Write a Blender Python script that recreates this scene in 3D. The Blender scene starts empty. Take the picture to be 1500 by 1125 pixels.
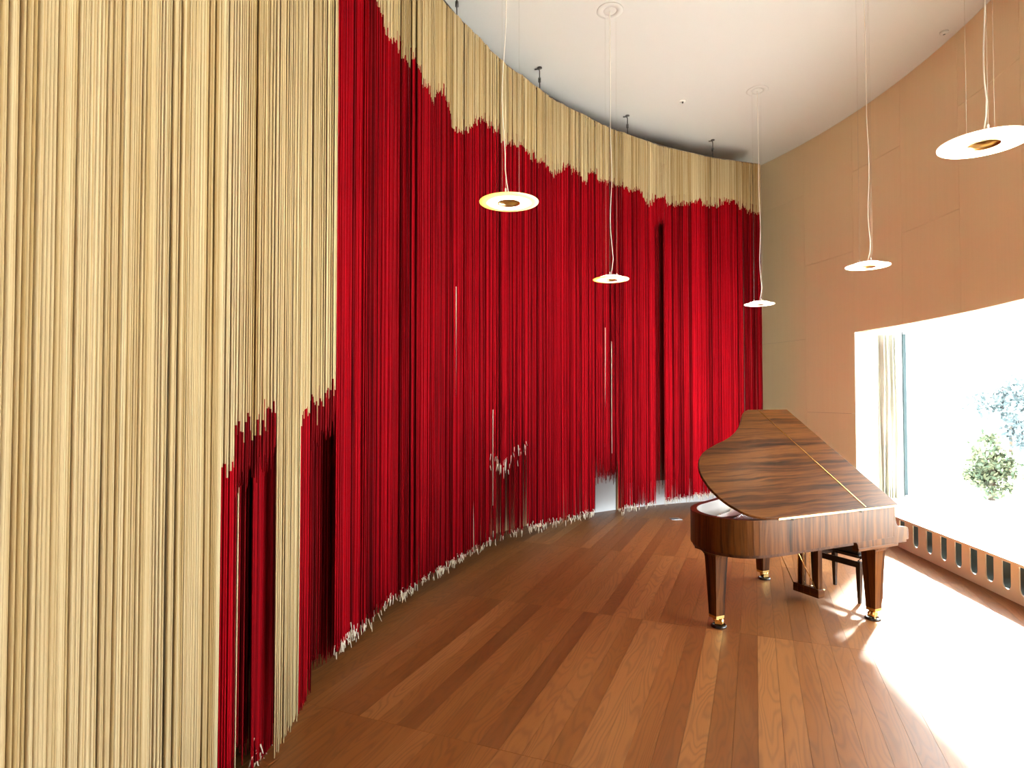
import bpy, bmesh, math, random
import numpy as np
from mathutils import Vector, Matrix
random.seed(7); rng = np.random.default_rng(7)
sc = bpy.context.scene
COL = sc.collection
PI = math.pi

# ------------------------------------------------------------------ camera, world, sun, exposure
F = 875.0; PITCH = math.atan(21 / F); EYE = 2.0
cam_d = bpy.data.cameras.new('camera'); cam = bpy.data.objects.new('camera', cam_d); COL.objects.link(cam)
cam_d.sensor_width = 36.0; cam_d.lens = 36.0 * F / 1500.0
cam_d.clip_start = 0.02; cam_d.clip_end = 500
cam.location = (0, 0, EYE); cam.rotation_euler = (PI / 2 + PITCH, 0, 0)
sc.camera = cam

SKY = 17.0; SUN = 64.0; LAMP = 12.0
w = bpy.data.worlds.new('sky'); sc.world = w; w.use_nodes = True
bg = w.node_tree.nodes['Background']
bg.inputs['Color'].default_value = (0.93, 0.965, 1.0, 1); bg.inputs['Strength'].default_value = SKY

sd = bpy.data.lights.new('sun', 'SUN'); so = bpy.data.objects.new('sun', sd); COL.objects.link(so)
sd.energy = SUN; sd.angle = math.radians(4.5); sd.color = (1.0, 0.94, 0.84)
elev = math.radians(29.3)
to_sun = Vector((0.65 * math.cos(elev), 0.76 * math.cos(elev), math.sin(elev)))
so.rotation_euler = to_sun.to_track_quat('Z', 'Y').to_euler(); so.location = (12, 16, 12)

vs = sc.view_settings
vs.view_transform = 'Standard'; vs.look = 'None'; vs.gamma = 1.0; vs.use_curve_mapping = False
vs.exposure = 0.12
sc.cycles.max_bounces = 10; sc.cycles.diffuse_bounces = 6; sc.cycles.transparent_max_bounces = 12
sc.cycles.sample_clamp_indirect = 12.0

# ------------------------------------------------------------------ room geometry (metres)
HC = 6.69                      # ceiling
HT = 2 + 4.35                  # top of the string curtain
CC = Vector((6.5, 3.4)); RC = 7.84     # curtain circle
RW = 8.75                      # wall behind it
WC = Vector((-3.95, 8.26)); RR = 9.68  # right wall circle
HW = 3.08                      # window head
HS = 0.40                      # seat height
GLASS0 = Vector((6.42, 9.9)); GD = Vector((-0.128, -1.0)).normalized()
SEAT_A, SEAT_B = 4.182, 0.1275        # seat front: X = A + B*Y

def right_x(Y):
    if Y >= 6.0: return WC.x + math.sqrt(RR ** 2 - (Y - WC.y) ** 2)
    x6 = WC.x + math.sqrt(RR ** 2 - (6.0 - WC.y) ** 2)
    return x6 + (Y - 6.0) * 0.24
def glass_x(Y): return GLASS0.x + (GLASS0.y - Y) * -0.128
def seat_x(Y): return SEAT_A + SEAT_B * Y

def px(X, Y, h):
    fw = Y * math.cos(PITCH) + (h - EYE) * math.sin(PITCH)
    return 750 + F * X / fw
def height(X, Y, y):
    v = (562.5 - y) / F; c, s = math.cos(PITCH), math.sin(PITCH)
    return EYE + Y * (v * c + s) / (c - v * s)

# ------------------------------------------------------------------ node helpers
def mat(name, color=(0.8, 0.8, 0.8), rough=0.5, metal=0.0, coat=0.0, spec=0.5):
    m = bpy.data.materials.new(name); m.use_nodes = True
    b = m.node_tree.nodes['Principled BSDF']
    b.inputs['Base Color'].default_value = (*color, 1); b.inputs['Roughness'].default_value = rough
    b.inputs['Metallic'].default_value = metal; b.inputs['Coat Weight'].default_value = coat
    b.inputs['Specular IOR Level'].default_value = spec
    b.inputs['Coat Roughness'].default_value = 0.08
    return m
def N(m, t, **kw):
    n = m.node_tree.nodes.new(t)
    for k_, v_ in kw.items(): setattr(n, k_, v_)
    return n
def L(m, a, b): m.node_tree.links.new(a, b)
def BS(m): return m.node_tree.nodes['Principled BSDF']
def attr(m, name):
    n = N(m, 'ShaderNodeAttribute'); n.attribute_type = 'GEOMETRY'; n.attribute_name = name; return n
def scaled(m, vec, s):
    n = N(m, 'ShaderNodeVectorMath', operation='MULTIPLY'); L(m, vec, n.inputs[0]); n.inputs[1].default_value = s
    return n.outputs[0]
def noise(m, vec, scale, detail=3.0, rough=0.55, dist=0.0):
    n = N(m, 'ShaderNodeTexNoise'); n.inputs['Scale'].default_value = scale; n.inputs['Detail'].default_value = detail
    n.inputs['Roughness'].default_value = rough; n.inputs['Distortion'].default_value = dist
    if vec is not None: L(m, vec, n.inputs['Vector'])
    return n.outputs['Fac']
def ramp(m, fac, stops):
    n = N(m, 'ShaderNodeValToRGB'); cr = n.color_ramp
    while len(cr.elements) < len(stops): cr.elements.new(0.5)
    for e, (p, c) in zip(cr.elements, stops):
        e.position = p; e.color = (*c, 1) if len(c) == 3 else c
    L(m, fac, n.inputs['Fac']); return n.outputs['Color']
def mixc(m, a, b, fac, mode='MIX'):
    n = N(m, 'ShaderNodeMix'); n.data_type = 'RGBA'; n.blend_type = mode
    for sock, v in ((6, a), (7, b)):
        if isinstance(v, tuple): n.inputs[sock].default_value = (*v, 1)
        else: L(m, v, n.inputs[sock])
    if isinstance(fac, float): n.inputs[0].default_value = fac
    else: L(m, fac, n.inputs[0])
    return n.outputs[2]
def bump(m, h, strength, dist=0.01):
    n = N(m, 'ShaderNodeBump'); n.inputs['Strength'].default_value = strength; n.inputs['Distance'].default_value = dist
    L(m, h, n.inputs['Height']); L(m, n.outputs[0], BS(m).inputs['Normal'])
def ma(m, op, a, b=None):
    n = N(m, 'ShaderNodeMath', operation=op)
    for i, v in enumerate((a, b)):
        if v is None: continue
        if isinstance(v, (int, float)): n.inputs[i].default_value = v
        else: L(m, v, n.inputs[i])
    return n.outputs[0]

# ------------------------------------------------------------------ materials
M = {}
def yarn(name, c_lo, c_hi, rough=0.85):
    m = mat(name, c_hi, rough, spec=0.03)
    t = attr(m, 'tone').outputs['Fac']
    g = N(m, 'ShaderNodeNewGeometry')
    fz = noise(m, scaled(m, g.outputs['Position'], (1, 1, 0.12)), 260.0, 2.0)
    lo = noise(m, scaled(m, g.outputs['Position'], (1, 1, 0.02)), 60.0, 2.0)
    f = ma(m, 'ADD', ma(m, 'MULTIPLY', t, 0.75), ma(m, 'MULTIPLY', ma(m, 'SUBTRACT', lo, 0.4), 0.8))
    L(m, mixc(m, c_lo, c_hi, f), BS(m).inputs['Base Color'])
    bump(m, fz, 0.5, 0.002)
    return m
M['cream'] = yarn('cream_yarn', (0.325, 0.218, 0.09), (0.525, 0.428, 0.26))
M['red'] = yarn('red_dyed_yarn', (0.045, 0.0006, 0.0012), (0.38, 0.0024, 0.0085))
M['dark_red'] = yarn('shaded_red_yarn', (0.06, 0.0012, 0.002), (0.22, 0.003, 0.006))  # darker copy of the red yarn: shade of the openings put into the colour
M['tip'] = yarn('white_yarn_tip', (0.50, 0.42, 0.30), (0.80, 0.75, 0.66))

M['plaster'] = mat('ceiling_plaster', (0.545, 0.53, 0.52), 0.8)
bump(M['plaster'], noise(M['plaster'], None, 400.0), 0.05, 0.002)
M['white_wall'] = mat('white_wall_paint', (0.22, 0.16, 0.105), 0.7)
M['white_paint'] = mat('white_gloss_paint', (0.80, 0.82, 0.85), 0.5)
bump(M['white_wall'], noise(M['white_wall'], None, 300.0), 0.05, 0.002)
M['reveal'] = mat('reveal_paint', (0.90, 0.90, 0.90), 0.6)

def floor_mat():
    m = mat('oak_plank', (0.35, 0.17, 0.07), 0.36, spec=0.5)
    gc = attr(m, 'gc').outputs['Vector']; t = attr(m, 'tone').outputs['Fac']
    big = noise(m, scaled(m, gc, (0.55, 5.0, 1)), 1.6, 3.0, 0.5, 0.6)
    cont = noise(m, scaled(m, gc, (0.9, 6.5, 1)), 1.0, 1.5, 0.4, 0.25)
    rings_f = ma(m, 'POWER', ma(m, 'ADD', ma(m, 'MULTIPLY', ma(m, 'SINE', ma(m, 'MULTIPLY', cont, 95.0)), 0.5), 0.5), 2.5)
    fine = noise(m, scaled(m, gc, (6, 160, 1)), 1.0, 3.0)
    tone = ramp(m, t, [(0.0, (0.145, 0.043, 0.007)), (0.5, (0.215, 0.073, 0.014)), (1.0, (0.315, 0.127, 0.036))])
    c = mixc(m, tone, (0.09, 0.030, 0.010), ma(m, 'MULTIPLY', rings_f, 0.42))
    c = mixc(m, c, (0.36, 0.16, 0.055), ma(m, 'MULTIPLY', ma(m, 'SUBTRACT', big, 0.35), 0.5))
    c = mixc(m, c, (0.18, 0.07, 0.03), ma(m, 'MULTIPLY', ma(m, 'SUBTRACT', fine, 0.5), 0.9))
    L(m, c, BS(m).inputs['Base Color'])
    L(m, ma(m, 'ADD', ma(m, 'MULTIPLY', fine, 0.10), 0.37), BS(m).inputs['Roughness'])
    bump(m, fine, 0.06, 0.002)
    return m
M['floor'] = floor_mat()
M['joint'] = mat('dark_joint', (0.06, 0.03, 0.015), 0.8)

def panel_mat():
    m = mat('wall_veneer', (0.55, 0.36, 0.22), 0.5, spec=0.35)
    gc = attr(m, 'gc').outputs['Vector']; t = attr(m, 'tone').outputs['Fac']
    a = noise(m, scaled(m, gc, (0.6, 70, 1)), 1.0, 4.0)
    b = noise(m, scaled(m, gc, (0.25, 14, 1)), 1.0, 2.0)
    base = mixc(m, (0.80, 0.655, 0.41), (0.83, 0.685, 0.435), t)
    c = mixc(m, base, (0.66, 0.51, 0.32), ma(m, 'MULTIPLY', a, 0.45))
    c = mixc(m, c, (0.82, 0.68, 0.48), ma(m, 'MULTIPLY', b, 0.4))
    L(m, c, BS(m).inputs['Base Color'])
    bump(m, a, 0.04, 0.001)
    return m
M['panel'] = panel_mat()
M['panel_back'] = mat('panel_joint_backing', (0.30, 0.20, 0.12), 0.8)
M['seat'] = mat('pale_seat_lacquer', (0.90, 0.82, 0.66), 0.45)

def rosewood(name, dark, mid, light, rough=0.34, coat=0.06):
    m = mat(name, mid, rough, coat=coat, spec=0.16)
    BS(m).inputs['Coat Roughness'].default_value = 0.16
    gc = attr(m, 'gc').outputs['Vector']
    warp = noise(m, scaled(m, gc, (1.2, 3.0, 1)), 1.4, 3.0)
    cmb = N(m, 'ShaderNodeVectorMath', operation='ADD')
    sx = N(m, 'ShaderNodeCombineXYZ'); L(m, ma(m, 'MULTIPLY', warp, 0.09), sx.inputs['Y'])
    L(m, gc, cmb.inputs[0]); L(m, sx.outputs[0], cmb.inputs[1])
    s1 = noise(m, scaled(m, cmb.outputs[0], (0.9, 26, 1)), 1.0, 4.0, 0.6)
    s2 = noise(m, scaled(m, cmb.outputs[0], (0.5, 9, 1)), 1.0, 2.0, 0.5)
    s3 = noise(m, scaled(m, gc, (5, 220, 1)), 1.0, 2.0)
    f = ma(m, 'ADD', ma(m, 'MULTIPLY', s1, 0.6), ma(m, 'MULTIPLY', s2, 0.4))
    c = ramp(m, f, [(0.36, dark), (0.47, mid), (0.56, light), (0.66, mid)])
    c = mixc(m, c, dark, ma(m, 'MULTIPLY', ma(m, 'SUBTRACT', s3, 0.45), 0.8))
    L(m, c, BS(m).inputs['Base Color'])
    return m
M['rosewood'] = rosewood('rosewood_veneer', (0.013, 0.004, 0.0015), (0.062, 0.018, 0.0035), (0.125, 0.042, 0.008), 0.36, 0.02)
M['rosewood_dark'] = rosewood('dark_rosewood', (0.018, 0.006, 0.004), (0.055, 0.019, 0.010), (0.09, 0.032, 0.014))
M['brass'] = mat('polished_brass', (0.80, 0.55, 0.20), 0.18, 1.0)
M['brass_brushed'] = mat('brushed_brass', (0.70, 0.50, 0.22), 0.32, 1.0)
M['black'] = mat('black_lacquer', (0.018, 0.013, 0.012), 0.25)
M['leather'] = mat('black_leather', (0.015, 0.014, 0.014), 0.4)
bump(M['leather'], noise(M['leather'], None, 500.0), 0.15, 0.001)
M['steel'] = mat('chromed_steel', (0.75, 0.76, 0.78), 0.2, 1.0)
M['maple'] = mat('pale_maple', (0.78, 0.70, 0.64), 0.35, coat=0.3)
M['spruce'] = mat('soundboard_spruce', (0.62, 0.42, 0.20), 0.4, coat=0.3)
M['plate'] = mat('bronze_iron_plate', (0.26, 0.075, 0.05), 0.3, 0.35)
M['felt'] = mat('dark_felt', (0.10, 0.02, 0.02), 0.9)
M['ivory'] = mat('key_ivory', (0.86, 0.84, 0.78), 0.25)
M['dark_metal'] = mat('dark_steel', (0.09, 0.085, 0.08), 0.45, 0.6)
M['white_metal'] = mat('white_enamel', (0.85, 0.84, 0.80), 0.35)
M['cable'] = mat('white_cable_sheath', (0.88, 0.84, 0.74), 0.5)
M['wire'] = mat('thin_steel_wire', (0.40, 0.36, 0.30), 0.5, 0.3)
M['teal'] = mat('teal_radiator', (0.040, 0.085, 0.095), 0.45)
M['teal_frame'] = mat('teal_frame', (0.012, 0.03, 0.036), 0.7)
M['drape'] = mat('linen_drape', (0.55, 0.53, 0.46), 0.9, spec=0.1)
M['door_wood'] = mat('oak_door', (0.30, 0.17, 0.07), 0.5)
M['render_white'] = mat('pale_gravel', (0.82, 0.82, 0.80), 0.9)
bump(M['render_white'], noise(M['render_white'], None, 60.0), 0.3, 0.01)
def leafm(name, a, b):
    m = mat(name, a, 0.7, spec=0.2)
    oi = attr(m, 'tone').outputs['Fac']
    L(m, mixc(m, a, b, oi), BS(m).inputs['Base Color']); return m
M['leaf_near'] = leafm('leaf_green', (0.045, 0.075, 0.048), (0.12, 0.125, 0.07))
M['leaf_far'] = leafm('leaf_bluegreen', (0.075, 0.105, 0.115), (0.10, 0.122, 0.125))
M['bark'] = mat('bark', (0.06, 0.045, 0.03), 0.9)

def glass_mat():
    m = bpy.data.materials.new('window_glass'); m.use_nodes = True
    nt = m.node_tree; nt.nodes.remove(nt.nodes['Principled BSDF'])
    out = nt.nodes['Material Output']
    tr = N(m, 'ShaderNodeBsdfTransparent'); tr.inputs['Color'].default_value = (0.95, 0.98, 0.97, 1)
    gl = N(m, 'ShaderNodeBsdfGlossy'); gl.inputs['Roughness'].default_value = 0.0
    lw = N(m, 'ShaderNodeLayerWeight'); lw.inputs['Blend'].default_value = 0.5
    fr = N(m, 'ShaderNodeMath', operation='MULTIPLY_ADD')
    L(m, ma(m, 'POWER', lw.outputs['Facing'], 5.0), fr.inputs[0]); fr.inputs[1].default_value = 0.9; fr.inputs[2].default_value = 0.03
    mx = N(m, 'ShaderNodeMixShader')
    L(m, fr.outputs[0], mx.inputs[0]); L(m, tr.outputs[0], mx.inputs[1]); L(m, gl.outputs[0], mx.inputs[2])
    L(m, mx.outputs[0], out.inputs['Surface']); return m
M['glass'] = glass_mat()
def glow(name, inner, outer, s_in, s_out, r0, r1):
    """opal acrylic ring lit from its hub: emission falls off with radius on the lamp itself"""
    m = mat(name, (0.85, 0.8, 0.6), 0.4)
    a = attr(m, 'radius').outputs['Fac']
    mr = N(m, 'ShaderNodeMapRange'); mr.inputs['From Min'].default_value = r0; mr.inputs['From Max'].default_value = r1
    L(m, a, mr.inputs['Value'])
    L(m, mixc(m, inner, outer, mr.outputs[0]), BS(m).inputs['Emission Color'])
    st = N(m, 'ShaderNodeMapRange'); st.inputs['From Min'].default_value = r0; st.inputs['From Max'].default_value = r1
    st.inputs['To Min'].default_value = s_in; st.inputs['To Max'].default_value = s_out
    L(m, a, st.inputs['Value']); L(m, st.outputs[0], BS(m).inputs['Emission Strength'])
    return m
M['glow_yellow'] = glow('lit_acrylic_amber_edge', (1, 0.90, 0.72), (1.0, 0.80, 0.12), LAMP, 1.0, 0.12, 0.168)
M['glow_white'] = glow('lit_acrylic_white', (1, 0.93, 0.80), (1.0, 0.92, 0.72), LAMP, LAMP * 0.35, 0.15, 0.215)

# ------------------------------------------------------------------ mesh helpers
class MB:
    def __init__(s): s.v = []; s.f = []; s.mi = []; s.tone = []; s.gc = []; s.smooth = []; s.t = 0.5; s.g = None; s.m = 0; s.sm = False
    def add(s, verts, faces, m=None, smooth=None):
        o = len(s.v)
        for p in verts:
            p = Vector(p); s.v.append(p); s.tone.append(s.t)
            s.gc.append(Vector(s.g(p)) if s.g else p)
        for f in faces:
            s.f.append(tuple(o + i for i in f)); s.mi.append(s.m if m is None else m)
            s.smooth.append(s.sm if smooth is None else smooth)
    def obox(s, o, ax, ay, az, **k):
        """box from corner o along three edge vectors"""
        o, ax, ay, az = map(Vector, (o, ax, ay, az))
        v = [o, o + ax, o + ax + ay, o + ay]; v += [p + az for p in v]
        f = [(0, 3, 2, 1), (4, 5, 6, 7), (0, 1, 5, 4), (1, 2, 6, 5), (2, 3, 7, 6), (3, 0, 4, 7)]
        if ax.cross(ay).dot(az) < 0: f = [tuple(reversed(q)) for q in f]
        s.add(v, f, **k)
    def box(s, x0, x1, y0, y1, z0, z1, **k): s.obox((x0, y0, z0), (x1 - x0, 0, 0), (0, y1 - y0, 0), (0, 0, z1 - z0), **k)
    def prism(s, pts, z0, z1, **k):
        """plan polygon (2D) extruded vertically"""
        n = len(pts)
        a = sum(pts[i][0] * pts[(i + 1) % n][1] - pts[(i + 1) % n][0] * pts[i][1] for i in range(n))
        if a < 0: pts = pts[::-1]
        v = [(p[0], p[1], z0) for p in pts] + [(p[0], p[1], z1) for p in pts]
        f = [tuple(range(n - 1, -1, -1)), tuple(range(n, 2 * n))] + [(i, (i + 1) % n, n + (i + 1) % n, n + i) for i in range(n)]
        s.add(v, f, **k)
    def xprism(s, pts, vec, **k):
        """planar 3D polygon extruded along vec"""
        vec = Vector(vec); pts = [Vector(p) for p in pts]; n = len(pts)
        nor = Vector((0, 0, 0))
        for i in range(n): nor += pts[i].cross(pts[(i + 1) % n])
        if nor.dot(vec) < 0: pts = pts[::-1]
        v = pts + [p + vec for p in pts]
        f = [tuple(range(n - 1, -1, -1)), tuple(range(n, 2 * n))] + [(i, (i + 1) % n, n + (i + 1) % n, n + i) for i in range(n)]
        s.add(v, f, **k)
    def tube(s, pts, r, n=8, cap=True, **k):
        pts = [Vector(p) for p in pts]; rs = r if isinstance(r, (list, tuple)) else [r] * len(pts)
        v = []; f = []
        up = Vector((0.31, 0.95, 0.07)) if abs((pts[-1] - pts[0]).normalized().dot(Vector((0.31, 0.95, 0.07)))) < 0.9 else Vector((1, 0, 0))
        for i, p in enumerate(pts):
            d = (pts[min(i + 1, len(pts) - 1)] - pts[max(i - 1, 0)]).normalized()
            a = d.cross(up).normalized(); b = d.cross(a)
            for j in range(n):
                t = 2 * PI * j / n; v.append(p + (a * math.cos(t) + b * math.sin(t)) * rs[i])
        for i in range(len(pts) - 1):
            for j in range(n):
                f.append((i * n + j, i * n + (j + 1) % n, (i + 1) * n + (j + 1) % n, (i + 1) * n + j))
        if cap: f += [tuple(range(n - 1, -1, -1)), tuple(range((len(pts) - 1) * n, len(pts) * n))]
        k.setdefault('smooth', True); s.add(v, f, **k)
    def lathe(s, c, prof, n=24, closed=False, **k):
        """profile of (r, z) about a vertical axis at c"""
        c = Vector(c); v = []; f = []; q = len(prof)
        for r, z in prof:
            for j in range(n):
                t = 2 * PI * j / n; v.append(c + Vector((r * math.cos(t), r * math.sin(t), z)))
        for i in range(q if closed else q - 1):
            for j in range(n):
                i2 = (i + 1) % q
                f.append((i * n + j, i * n + (j + 1) % n, i2 * n + (j + 1) % n, i2 * n + j))
        if not closed:
            if prof[0][0] > 1e-6: f.append(tuple(range(n - 1, -1, -1)))
            if prof[-1][0] > 1e-6: f.append(tuple(range((q - 1) * n, q * n)))
        k.setdefault('smooth', True); s.add(v, f, **k)
    def build(s, name, mats, parent=None, bevel=0, kind=None, label=None):
        if not isinstance(mats, (list, tuple)): mats = [mats]
        off = Vector((0, 0, 0))
        if parent is not None:
            q = parent
            while q is not None: off += q.location; q = q.parent
        me = bpy.data.meshes.new(name)
        me.from_pydata([tuple(p - off) for p in s.v], [], s.f)
        for m in mats: me.materials.append(M[m] if isinstance(m, str) else m)
        me.polygons.foreach_set('material_index', s.mi); me.polygons.foreach_set('use_smooth', s.smooth)
        a = me.attributes.new('tone', 'FLOAT', 'POINT'); a.data.foreach_set('value', s.tone)
        a = me.attributes.new('gc', 'FLOAT_VECTOR', 'POINT'); a.data.foreach_set('vector', [c for p in s.gc for c in p])
        me.update()
        o = bpy.data.objects.new(name, me); COL.objects.link(o)
        if parent is not None: o.parent = parent
        if bevel:
            b = o.modifiers.new('bevel', 'BEVEL'); b.width = bevel; b.segments = 2; b.limit_method = 'ANGLE'
        if kind: o['kind'] = kind
        if label: o['label'] = label
        return o
def thing(name, label, cat, loc=(0, 0, 0), group=None):
    o = bpy.data.objects.new(name, None); COL.objects.link(o); o.location = loc; o.empty_display_size = 0.1
    o['label'] = label; o['category'] = cat
    if group: o['group'] = group
    return o
def struct(name, mb, mats, label, **k):
    o = mb.build(name, mats, **k); o['kind'] = 'structure'; o['label'] = label; return o
def copy_tree(o, parent=None):
    c = o.copy(); COL.objects.link(c)
    if parent is not None: c.parent = parent
    for ch in list(o.children): copy_tree(ch, c)
    return c

# ================================================================== THE SHELL
def left_arc(R, y0, y1, n):
    pts = []
    for i in range(n + 1):
        Y = y0 + (y1 - y0) * i / n
        a0 = math.asin((y0 - CC.y) / R); a1 = math.asin((y1 - CC.y) / R); a = a0 + (a1 - a0) * i / n
        pts.append(Vector((CC.x - R * math.cos(a), CC.y + R * math.sin(a))))
    return pts
YB = -1.5
corner = Vector((4.95, 3.4 + math.sqrt(RW ** 2 - (6.5 - 4.95) ** 2)))
left_pts = left_arc(RW, YB, corner.y, 48)
right_ys = [corner.y - (corner.y - YB) * i / 48 for i in range(49)]
right_pts = [Vector((right_x(y), y)) for y in right_ys]
outline = left_pts + right_pts
# floor and ceiling
big = [p + (p - Vector((2.5, 6))).normalized() * 0.12 for p in outline]
mb = MB(); mb.prism(big, -0.12, -0.02)
floor = struct('floor', mb, 'joint', 'reddish oak plank floor running away to the far wall')
mb = MB(); mb.prism(big, HC, HC + 0.15)
ceiling = struct('ceiling', mb, 'plaster', 'smooth cream ceiling with curved outline')
# left wall
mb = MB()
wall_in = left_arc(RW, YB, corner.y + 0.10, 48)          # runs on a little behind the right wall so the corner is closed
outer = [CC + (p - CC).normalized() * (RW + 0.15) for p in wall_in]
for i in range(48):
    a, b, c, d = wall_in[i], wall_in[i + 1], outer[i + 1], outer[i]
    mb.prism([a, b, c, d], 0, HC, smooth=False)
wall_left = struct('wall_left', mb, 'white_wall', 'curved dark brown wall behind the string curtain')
# back wall behind the camera
mb = MB(); mb.box(left_pts[0].x - 0.2, right_x(YB) + 0.2, YB - 0.2, YB, 0, HC)
struct('wall_back', mb, 'white_paint', 'plain wall behind the viewpoint')
# right wall shell: solid up to the window, strip above, stub near the camera
Y_WIN0, Y_WIN1 = 9.77, 1.2
TH = 0.16
def right_shell(name, ya, yb, zb, label):
    mb = MB(); n = max(2, int((ya - yb) / 0.35))
    for q in range(n):
        y0, y1 = ya + (yb - ya) * q / n, ya + (yb - ya) * (q + 1) / n
        mb.prism([(right_x(y0) + 0.02, y0), (right_x(y1) + 0.02, y1), (right_x(y1) + TH, y1), (right_x(y0) + TH, y0)], zb, HC)
    return struct(name, mb, 'panel_back', label)
wall_right = right_shell('wall_right', corner.y + 0.45, Y_WIN0, 0, 'curved wall clad in tan wood veneer panels beyond the piano')
wall_right_upper = right_shell('wall_right_upper', Y_WIN0, Y_WIN1, HW, 'curved wall of tan wood veneer panels above the window')
wall_right_near = right_shell('wall_right_near', Y_WIN1, YB, 0, 'end of the veneered wall beside the viewpoint')
# veneer panels on the right wall
def wall_y_at(pxx):
    u = (pxx - 750) / F; lo, hi = 2.0, 13.0
    for _ in range(60):
        mid = (lo + hi) / 2
        if right_x(mid) / mid > u: lo = mid
        else: hi = mid
    return (lo + hi) / 2
cols = [wall_y_at(x) for x in (1181, 1249, 1324, 1410)]
wdt = (cols[0] - cols[3]) / 3
bounds = [cols[0] + wdt * 0.98, *cols]
bounds.insert(0, min(corner.y + 0.03, bounds[0] + wdt))
while bounds[-1] > YB + 0.2: bounds.append(max(YB + 0.01, bounds[-1] - wdt))
bounds[[i for i, b in enumerate(bounds) if abs(b - cols[1]) < 1e-6][0]] = Y_WIN0
i0 = [i for i, b in enumerate(bounds) if abs(b - cols[0]) < 1e-6][0]
GAP = 0.004
for i, (y0, y1) in enumerate(zip(bounds[:-1], bounds[1:])):
    if y0 - y1 < 0.05: continue
    kindA = (i - i0) % 2 == 1          # column between 1249 and 1324 px is of the first kind
    js = [0.43, 3.08, 5.73] if kindA else [1.75, 4.42]
    ym = (y0 + y1) / 2
    lo = HW if Y_WIN1 < ym < Y_WIN0 else 0.0
    zs = [lo] + [j for j in js if j > lo + 0.05] + [HC]
    for z0, z1 in zip(zs[:-1], zs[1:]):
        m_ = MB(); m_.t = random.random(); off = random.random() * 30
        m_.g = lambda p, off=off: (p.z + off, p.y * 1.0 + off, off)
        n = 4
        a, b = y0 - GAP / 2, y1 + GAP / 2
        yy = [a + (b - a) * q / n for q in range(n + 1)]
        inner = [(right_x(y), y) for y in yy]; outr = [(right_x(y) + 0.018, y) for y in reversed(yy)]
        m_.prism(inner + outr, z0 + (GAP / 2 if z0 > 0 else 0), z1 - GAP / 2)
        m_.build('panel', 'panel', wall_right_upper if Y_WIN1 < ym < Y_WIN0 else (wall_right if ym > Y_WIN0 else wall_right_near))

# floor planks: direction read from the joints, rows of equal boards
PD = Vector((0.3768, 0.9263)); QD = Vector((0.9263, -0.3768))
PL, PW = 2.325, 0.137; P0 = 3.17
def inside(P):
    if P.y < YB or P.y > corner.y + 0.05: return False
    if P.x > right_x(min(P.y, corner.y)): return False
    return (P - CC).length < RW
planks = []
for r in range(-4, 5):
    for q in range(-70, 80):
        c = PD * (P0 + (r + 0.5) * PL) + QD * (q + 0.5) * PW
        corners = [c + PD * (sp * PL / 2) + QD * (sq * PW / 2) for sp in (-1, 0, 1) for sq in (-1, 1)]
        ins = [inside(p) for p in corners]
        if not any(ins): continue
        planks.append((c, all(ins)))
hull = [Vector((p.x, p.y)) for p in outline]
def clip_poly(poly):
    """cut a board to the convex room outline"""
    ar = sum(hull[i].x * hull[(i + 1) % len(hull)].y - hull[(i + 1) % len(hull)].x * hull[i].y for i in range(len(hull)))
    H = hull if ar > 0 else hull[::-1]
    for i in range(len(H)):
        a, b = H[i], H[(i + 1) % len(H)]; e = b - a
        if e.length < 1e-6: continue
        side = lambda p: e.x * (p.y - a.y) - e.y * (p.x - a.x)
        out = []
        for k_ in range(len(poly)):
            p, q = poly[k_], poly[(k_ + 1) % len(poly)]; sp, sq = side(p), side(q)
            if sp >= 0: out.append(p)
            if (sp >= 0) != (sq >= 0): out.append(p + (q - p) * (sp / (sp - sq)))
        poly = out
        if len(poly) < 3: return []
    return poly
def score(c):
    vis = c.y > 0.6 and -0.9 < c.x / max(c.y, .1) < 0.95
    return (0 if vis else 100) + c.length
planks.sort(key=lambda t: score(t[0]))
def plank(mbx, c, full):
    mbx.t = min(1, max(0, random.gauss(0.48, 0.27))); ox, oy = random.random() * 50, random.random() * 50
    mbx.g = lambda p: (Vector((p.x, p.y)).dot(PD) + ox, Vector((p.x, p.y)).dot(QD) - c.dot(QD) + oy, ox)
    g = 0.0008; dz = random.uniform(-0.0004, 0.0)
    o = c - PD * (PL / 2 - g) - QD * (PW / 2 - g)
    a_, b_ = PD * (PL - 2 * g), QD * (PW - 2 * g)
    pl = [o, o + a_, o + a_ + b_, o + b_]
    if not full: pl = clip_poly(pl)
    if len(pl) > 2: mbx.prism([(p.x, p.y) for p in pl], -0.02, dz)
    return len(pl) > 2
for c, full in planks[:300]:
    m_ = MB()
    if plank(m_, c, full): m_.build('plank', 'floor', floor)
if len(planks) > 300:
    m_ = MB()
    for c, full in planks[300:]: plank(m_, c, full)
    m_.build('plank', 'floor', floor, kind='stuff')

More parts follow.
